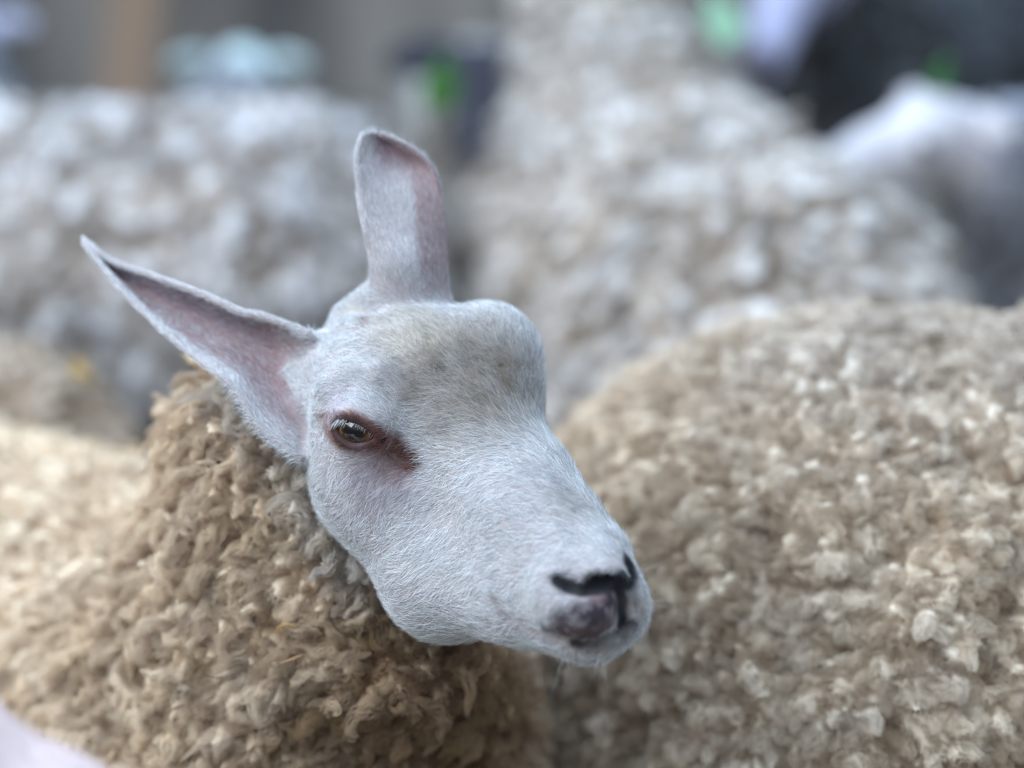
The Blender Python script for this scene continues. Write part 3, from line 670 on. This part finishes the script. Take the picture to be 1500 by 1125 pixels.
# ------------------------------------------------------------------ sheep farther back: one model each with its own pose, heading and fleece
def flock_model(seed, hz=.80, hx=.62, nose=(.20, -.15), tip=(.86, .81, .76), deep=(.40, .31, .23), head_hi=1.0, lockL=.034, nlock=2600, legcol=None, face=(.75, .74, .74), fat=1.0, csz=.038, ear=(.012, .078, .030)):
    """skin mesh, fleece mesh, lock curves of a sheep that faces +x, hooves at z = 0"""
    B = Field().add(s_cone((-.34, 0, .47), (.26, 0, .47), .175*fat, .165*fat))
    B.add(s_cone((.28, 0, .52), (hx-.06, 0, hz-.03), .12, .075), .08)
    B.add(s_ell((hx, 0, hz), (.075, .062, .065)), .03)
    nx, nzz = hx+nose[0], hz+nose[1]
    B.add(s_cone((hx+.02, 0, hz-.01), (hx+nose[0]*.55, 0, hz+nose[1]*.55), .062, .047), .03)
    B.add(s_cone((hx+nose[0]*.5, 0, hz+nose[1]*.5), (nx, 0, nzz), .046, .034), .02)
    B.add(s_cone((hx+nose[0]*.2, 0, hz+nose[1]*.2-.04), (nx-.01, 0, nzz-.018), .045, .026), .03)
    for s in (-1, 1):
        B.add(s_ball((hx+.045, s*.048, hz-.012), .024), .02)
        B.add(s_ell((hx-.035, s*.125, hz+.03), ear, nz(np.array([[1, s*.25, .35], [-s*.25, 1, s*.25], [-.35, 0, 1]]))), .02)
        legs(B, [(-.36, s*.11, .42, -.03), (.26, s*.10, .40, 0)], (.062, .02))
        d = nz(np.array([nose[0], 0, nose[1]])); pr = np.array([nx, s*.018, nzz])+d*.026; B.cut(s_ball(pr+[0, 0, .008], .007), .006)
    B.cut(s_cone((nx+.035, -.04, nzz-.022), (nx+.035, .04, nzz-.022), .006, .006), .006)
    v, q = nets(B, (-.65, -.27, -.03), (max(nx, hx)+.12, .27, max(hz, .8)+.14), .008)
    f = np.array(face); c = np.tile(f, (len(v), 1)); tipk = ss(.045, .02, np.linalg.norm(v-np.array([nx+.02, 0, nzz]), axis=1)); c = mix(c, np.array([[.12, .09, .09]]), tipk[:, None])
    c = mix(c, np.array([[.05, .04, .04]]), (ss(.06, .03, v[:, 2]))[:, None])
    me = mesh_data('body', v, q, c)
    eyes = [np.array([hx+.052, s*.066, hz-.008]) for s in (-1, 1)]
    F = Field().add(s_cone((-.36, 0, .47), (.26, 0, .48), .225*fat, .205*fat)).add(s_cone((.26, 0, .52), (hx-.13, 0, hz-.07), .16, .105), .09)
    F.cut(s_ell((hx+.02, 0, hz-.02), (.12, .12, .12)), .03)
    cb = lambda p, n: np.array([[-.25, 0, -1.]])+.5*np.stack([noise(p, .08, seed+90+k)-.5 for k in range(3)], 1)*2
    S = fleece(F, (-.68, -.33, .12), (hx+.1, .33, .92), .014, 1, csz, .021, cb, tip, deep, seed, lean=.5, big=2.8)
    fm = mesh_data('fleece', S[0], S[1], S[3])
    A = locks(S, nlock, None, cb, seed+5, L=lockL, r0=.013, nf=16, K=7, curl=.35, up=.6, rad=.0005, crimp=.0012)
    cu = curves('wool_locks', *A, M_fibre).data; bpy.data.objects.remove([o for o in bpy.data.objects if o.data == cu][0])
    return dict(body=me, fleece=fm, locks=cu, eyes=eyes)
def eye_mesh(r_):
    import bmesh
    bm = bmesh.new(); bmesh.ops.create_uvsphere(bm, u_segments=16, v_segments=10, radius=r_); me = bpy.data.meshes.new('eye'); bm.to_mesh(me); bm.free()
    me.polygons.foreach_set('use_smooth', np.full(len(me.polygons), True)); return me
M_dark = mat_new('dark_eye', .1, lambda nt, b: b.inputs['Base Color'].__setattr__('default_value', (.02, .012, .01, 1)))
EM = eye_mesh(.0135)
def tinted(name, base, tint):
    m = mat_new(name, .92, lambda nt, b: col_nodes(nt, b, 8, .22, .4, 700, tint), .1); return m
def place(md, label, loc, rot, scale=1.0, tint=(1, 1, 1), ftint=None):
    o = empty('sheep', loc); o.rotation_euler = (0, 0, rot); o.scale = (scale,)*3
    tag(o, label, 'sheep', 'sheep crowded in the pen')
    mw = M_wool if tint == (1, 1, 1) else tinted('wool_tinted', 0, tint); mf = M_skin if ftint is None else tinted('face_tinted', 0, ftint)
    def ob(n, d, m, par):
        x = bpy.data.objects.new(n, d); COL.objects.link(x); x.parent = par
        if not len(d.materials): d.materials.append(m)
        x.material_slots[0].link = 'OBJECT'; x.material_slots[0].material = m; return x
    ob('body', md['body'], mf, o); f = ob('fleece', md['fleece'], mw, o); l = ob('wool_locks', md['locks'], mw, f); l['kind'] = 'stuff'
    for e in md['eyes']: x = ob('eye', EM, M_dark, o); x.location = e
    return o
PI = math.pi
MA = flock_model(40, csz=.042)
MBk = flock_model(60, hz=.78, hx=.60, nose=(.17, -.19), ear=(.016, .085, .045))
MC = flock_model(70, ear=(.012, .050, .028), hz=.70, hx=.62, nose=(.20, -.05))
place(MA, 'big grey-white sheep standing side-on behind the raised left ear, shaggy fleece', (-.69, 3.12, 0), PI, 1.0, (.95, .98, 1.06))
place(MBk, 'small brownish-cream sheep half hidden at the left edge behind the main sheep', (-.85, 2.66, 0), PI, .71, (.86, .76, .66))
place(MA, 'tall beige sheep behind the large one, its back rising right of the upright ear', (.215, 2.96, 0), 1.76, 1.04, (.92, .91, .92))
place(MBk, 'grey sheep with dark ear behind the beige rump, green tag in its ear', (-.05, 4.40, 0), -PI/2, .765, (.85, .88, .92), (.08, .08, .10))
place(MBk, 'lilac-faced dark slate-fleeced sheep behind the beige rump, mint-green tag above', (.80, 4.95, 0), -PI/2-.5, .95, (.20, .23, .28), (.75, .75, 1.0))
place(MC, 'pale sheep with pinkish-white muzzle facing left, at the upper right', (1.09, 3.62, 0), PI+.40, .86, (.72, .80, 1.0), (1.0, .93, .95))
place(MC, 'sheep with lilac head and dark neck in the top left corner', (-1.03, 4.02, 0), PI/2, .82, (.42, .50, .62), (.85, .85, 1.05))
place(MC, 'sheep with mint-white head poking up behind the shaggy grey-white back', (-.50, 3.98, 0), PI/2, .74, (.62, .70, .85), (.92, 1.10, 1.08))

# near the viewer, only the top of its head in view
NM = flock_model(80, nose=(.20, -.09), face=(.80, .68, .68), nlock=1200)
o = place(NM, 'pinkish-white short-haired sheep head in the bottom left corner', (-.885, 1.15, 0), .0, .885, (1, 1, 1), (1.0, .92, .88))
mb = NM['body']; nv = len(mb.vertices); vv = np.empty(nv*3, F4); mb.vertices.foreach_get('co', vv); vv = vv.reshape(-1, 3).astype(float)
qq = np.empty(len(mb.loops), np.int32); mb.loops.foreach_get('vertex_index', qq); qq = qq.reshape(-1, 4); nn = vnormals(vv, qq)
hd = (vv[qq[:, 0], 0] > .45)*1.0
A = fuzz((vv, qq, nn, np.tile([[.82, .69, .66]], (nv, 1))), 26000, hd, lambda p, n: np.tile([[-1., 0, .2]], (len(p), 1)), 85, L=.007, K=4, rad=.00012, lie=2.5)
fz = curves('face_hair', *A, M_hair, o); fz['kind'] = 'stuff'

# ------------------------------------------------------------------ ear tags
def ear_tag(c, w_, h_, col, label, tilt):
    """a plastic flag tag: rounded plate, neck and a stud through the ear"""
    import bmesh
    t_ = empty('ear_tag', c); tag(t_, label, 'ear tag'); t_.rotation_euler = tilt
    m = mat_new('tag_plastic', .4, lambda nt, b: b.inputs['Base Color'].__setattr__('default_value', (*col, 1)))
    bm = bmesh.new(); n = 24; ring = []
    for i in range(n):
        a = 2*math.pi*i/n; e = 4
        ca, sa = math.cos(a), math.sin(a); ring.append((w_/2*abs(ca)**(2/e)*(1 if ca > 0 else -1), h_/2*abs(sa)**(2/e)*(1 if sa > 0 else -1)))
    lo_ = [bm.verts.new((x_, -.0015, y_)) for x_, y_ in ring]; hi_ = [bm.verts.new((x_, .0015, y_)) for x_, y_ in ring]
    bm.faces.new(lo_); bm.faces.new(hi_[::-1])
    for i in range(n): bm.faces.new((lo_[i], hi_[i], hi_[(i+1) % n], lo_[(i+1) % n]))
    bmesh.ops.recalc_face_normals(bm, faces=bm.faces); me = bpy.data.meshes.new('plate'); bm.to_mesh(me); bm.free(); link('plate', me, m, t_)
    bm = bmesh.new(); bmesh.ops.create_cone(bm, cap_ends=True, segments=16, radius1=.007, radius2=.004, depth=.02, matrix=Matrix.Translation((0, 0, h_/2+.008)))
    me = bpy.data.meshes.new('stud'); bm.to_mesh(me); bm.free(); link('stud', me, m, t_)
ear_tag(P(645, 130, 3.42), .050, .062, (.10, .28, .07), 'bright green ear tag hanging from the dark ear', (.2, .1, .3))
ear_tag(P(1060, 34, 3.20), .046, .055, (.42, .74, .52), 'pale mint-green ear tag resting on the neck wool of the tall beige sheep', (.1, -.5, -.2))
ear_tag(P(1375, 118, 3.42), .028, .034, (.07, .22, .07), 'small dark green ear tag at the upper right', (.1, .3, .1))

# ------------------------------------------------------------------ floor, wall, board
def ground_col(nt, b):
    N_, L_ = nt.nodes, nt.links; tc_ = N_.new('ShaderNodeTexCoord'); n1 = N_.new('ShaderNodeTexNoise'); n1.inputs['Scale'].default_value = 1.6; n1.inputs['Detail'].default_value = 8
    r_ = N_.new('ShaderNodeValToRGB'); e = r_.color_ramp.elements; e[0].position = .3; e[0].color = (.10, .085, .07, 1); e[1].position = .7; e[1].color = (.34, .29, .23, 1)
    L_.new(tc_.outputs['Object'], n1.inputs[0]); L_.new(n1.outputs['Fac'], r_.inputs[0]); L_.new(r_.outputs[0], b.inputs['Base Color'])
    bp = N_.new('ShaderNodeBump'); n2 = N_.new('ShaderNodeTexNoise'); n2.inputs['Scale'].default_value = 60; L_.new(tc_.outputs['Object'], n2.inputs[0]); L_.new(n2.outputs['Fac'], bp.inputs['Height']); L_.new(bp.outputs[0], b.inputs['Normal'])
gx, gy = np.meshgrid(np.linspace(-5, 5, 120), np.linspace(-1.5, 7.1, 110), indexing='ij')
gp = np.stack([gx.ravel(), gy.ravel(), np.zeros(gx.size)], 1); gp[:, 2] = (fbm(gp, .35, 4, 3)-.5)*.03-.012
i_ = np.arange(119)[:, None]*110+np.arange(109)[None]; gq = np.stack([i_, i_+110, i_+111, i_+1], -1).reshape(-1, 4)
tag(link('floor', mesh_data('floor', gp, gq), mat_new('trodden_earth', .95, ground_col, .1)), kind='structure')
def wall_col(nt, b):
    N_, L_ = nt.nodes, nt.links; tc_ = N_.new('ShaderNodeTexCoord'); mp = N_.new('ShaderNodeMapping'); mp.inputs['Rotation'].default_value = (0, .7, 0); mp.inputs['Scale'].default_value = (1.6, 1, .45)
    n1 = N_.new('ShaderNodeTexNoise'); n1.inputs['Scale'].default_value = 1.5; n1.inputs['Detail'].default_value = 5
    r_ = N_.new('ShaderNodeValToRGB'); e = r_.color_ramp.elements; e[0].position = .36; e[0].color = (.13, .12, .115, 1); e[1].position = .64; e[1].color = (.40, .35, .31, 1)
    L_.new(tc_.outputs['Object'], mp.inputs[0]); L_.new(mp.outputs[0], n1.inputs[0]); L_.new(n1.outputs['Fac'], r_.inputs[0])
    sx = N_.new('ShaderNodeSeparateXYZ'); L_.new(tc_.outputs['Object'], sx.inputs[0]); mr = N_.new('ShaderNodeMapRange'); mr.inputs['From Min'].default_value = .5; mr.inputs['From Max'].default_value = 1.1
    L_.new(sx.outputs['X'], mr.inputs['Value']); mx = N_.new('ShaderNodeMix'); mx.data_type = 'RGBA'; L_.new(mr.outputs[0], mx.inputs[0]); L_.new(r_.outputs[0], mx.inputs[6]); mx.inputs[7].default_value = (.36, .42, .43, 1)
    L_.new(mx.outputs[2], b.inputs['Base Color'])
import bmesh
def slab(name, lo_, hi_, m, parent=None, bev=.01):
    bm = bmesh.new(); bmesh.ops.create_cube(bm, size=1)
    for v_ in bm.verts: v_.co = [lo_[k]+(v_.co[k]+.5)*(hi_[k]-lo_[k]) for k in range(3)]
    if bev: bmesh.ops.bevel(bm, geom=bm.edges[:], offset=bev, segments=2, affect='EDGES')
    me = bpy.data.meshes.new(name); bm.to_mesh(me); bm.free(); return link(name, me, m, parent)
tag(slab('wall_back', (-5, 7.0, -.05), (5, 7.25, 1.7), mat_new('limewashed_stone', .95, wall_col, .1)), kind='structure')
bd = slab('wooden_board', (-.07, -.012, 0), (.07, .012, 1.25), mat_new('orange_wood', .8, lambda nt, b: b.inputs['Base Color'].__setattr__('default_value', (.36, .235, .16, 1))), None, .004)
bd.location = (P(170, 60, 6.6)[0], 6.62, 0); bd.rotation_euler = (-.27, .12, 0); tag(bd, 'orange-brown wooden board leaning on the back wall, out of focus', 'board')

# ------------------------------------------------------------------ bits caught in the wool
def sliver(name, a, b, wd, col, label, cat, bend=0.0, grp=None):
    """a thin straw, seed or splinter as a tapered five-sided rod between two points"""
    a, b = np.array(a), np.array(b); d = b-a; u_, v_ = frames(nz(d)[None], CB[None]); u_, v_ = u_[0], v_[0]; V_, Q_ = [], []; n, k_ = 9, 6
    for i in range(n):
        t_ = i/(n-1); c_ = a+d*t_+v_*bend*np.linalg.norm(d)*4*t_*(1-t_); r_ = wd*(.25+.75*math.sin(math.pi*min(max(t_, .04), .96))**.6)
        for j in range(k_): an = 2*math.pi*j/k_; V_.append(c_+(u_*math.cos(an)+v_*math.sin(an))*r_-a)
    for i in range(n-1):
        for j in range(k_): Q_.append((i*k_+j, i*k_+(j+1) % k_, (i+1)*k_+(j+1) % k_, (i+1)*k_+j))
    m = mat_new(name+'_surface', .7, lambda nt, bb: bb.inputs['Base Color'].__setattr__('default_value', (*col, 1)))
    me = mesh_data(name, np.array(V_), np.array(Q_)); bm = bmesh.new(); bm.from_mesh(me); bmesh.ops.holes_fill(bm, edges=[e for e in bm.edges if e.is_boundary]); bm.to_mesh(me); bm.free()
    return tag(link(name, me, m, None, a), label, cat, grp)
def W_(x, y, f, up=.012): q_ = snap(P(x, y, 1.2), f); return q_+CB*up
sliver('seed', W_(308, 683, FN), W_(326, 675, FN), .0016, (.02, .02, .02), 'black seed husk caught in the neck wool below the near ear', 'seed')
sliver('straw', W_(404, 924, FN), W_(438, 914, FN, .016), .0006, (.50, .28, .08), 'short curved orange straw in the neck wool beside the jaw', 'straw', -.18)
sliver('straw', W_(412, 968, FN), W_(446, 955, FN, .014), .0006, (.52, .30, .14), 'straight pale orange straw just below the curved one', 'straw', .03)
sliver('straw', W_(300, 983, FN, .015), W_(352, 981, FN, .015), .0004, (.12, .08, .05), 'thin dark wiry straw low on the neck wool', 'straw', .12)
sliver('straw', W_(472, 822, FN, .014), W_(484, 830, FN, .014), .0005, (.65, .55, .32), 'tiny pale straw chip in the grey wool behind the cheek', 'straw')
sliver('thorn', W_(1472, 557, FR, .016), W_(1486, 543, FR, .019), .0006, (.20, .04, .03), 'red-brown splinter sticking out of the wool at the right edge', 'splinter')
def leaf(c, s_, col, label, rot):
    n = 10; V_, Q_ = [], []
    for i in range(n):
        t_ = i/(n-1); wd = s_*.45*math.sin(math.pi*min(t_+.03, .99))**.7
        for j in (-1, 0, 1): V_.append(((t_-.5)*s_, j*wd, s_*.12*(1-abs(j))*-1+.10*s_*math.sin(3*t_)))
    for i in range(n-1):
        for j in (0, 1): a = i*3+j; Q_.append((a, a+3, a+4, a+1))
    m = mat_new('dry_leaf_surface', .8, lambda nt, bb: bb.inputs['Base Color'].__setattr__('default_value', (*col, 1)))
    o_ = link('dry_leaf', mesh_data('dry_leaf', np.array(V_), np.array(Q_)), m, None, c); o_.rotation_euler = rot
    md_ = o_.modifiers.new('t', 'SOLIDIFY'); md_.thickness = .0012; tag(o_, label, 'leaf')
leaf(P(122, 548, 2.38), .036, (.62, .40, .12), 'larger yellow dry leaf on the brownish sheep at the left', (1.0, .2, 2.2))
leaf(W_(66, 634, FN, .018), .018, (.75, .42, .12), 'small orange dry leaf on the cream back at the left edge', (1.0, -.3, 1.0))
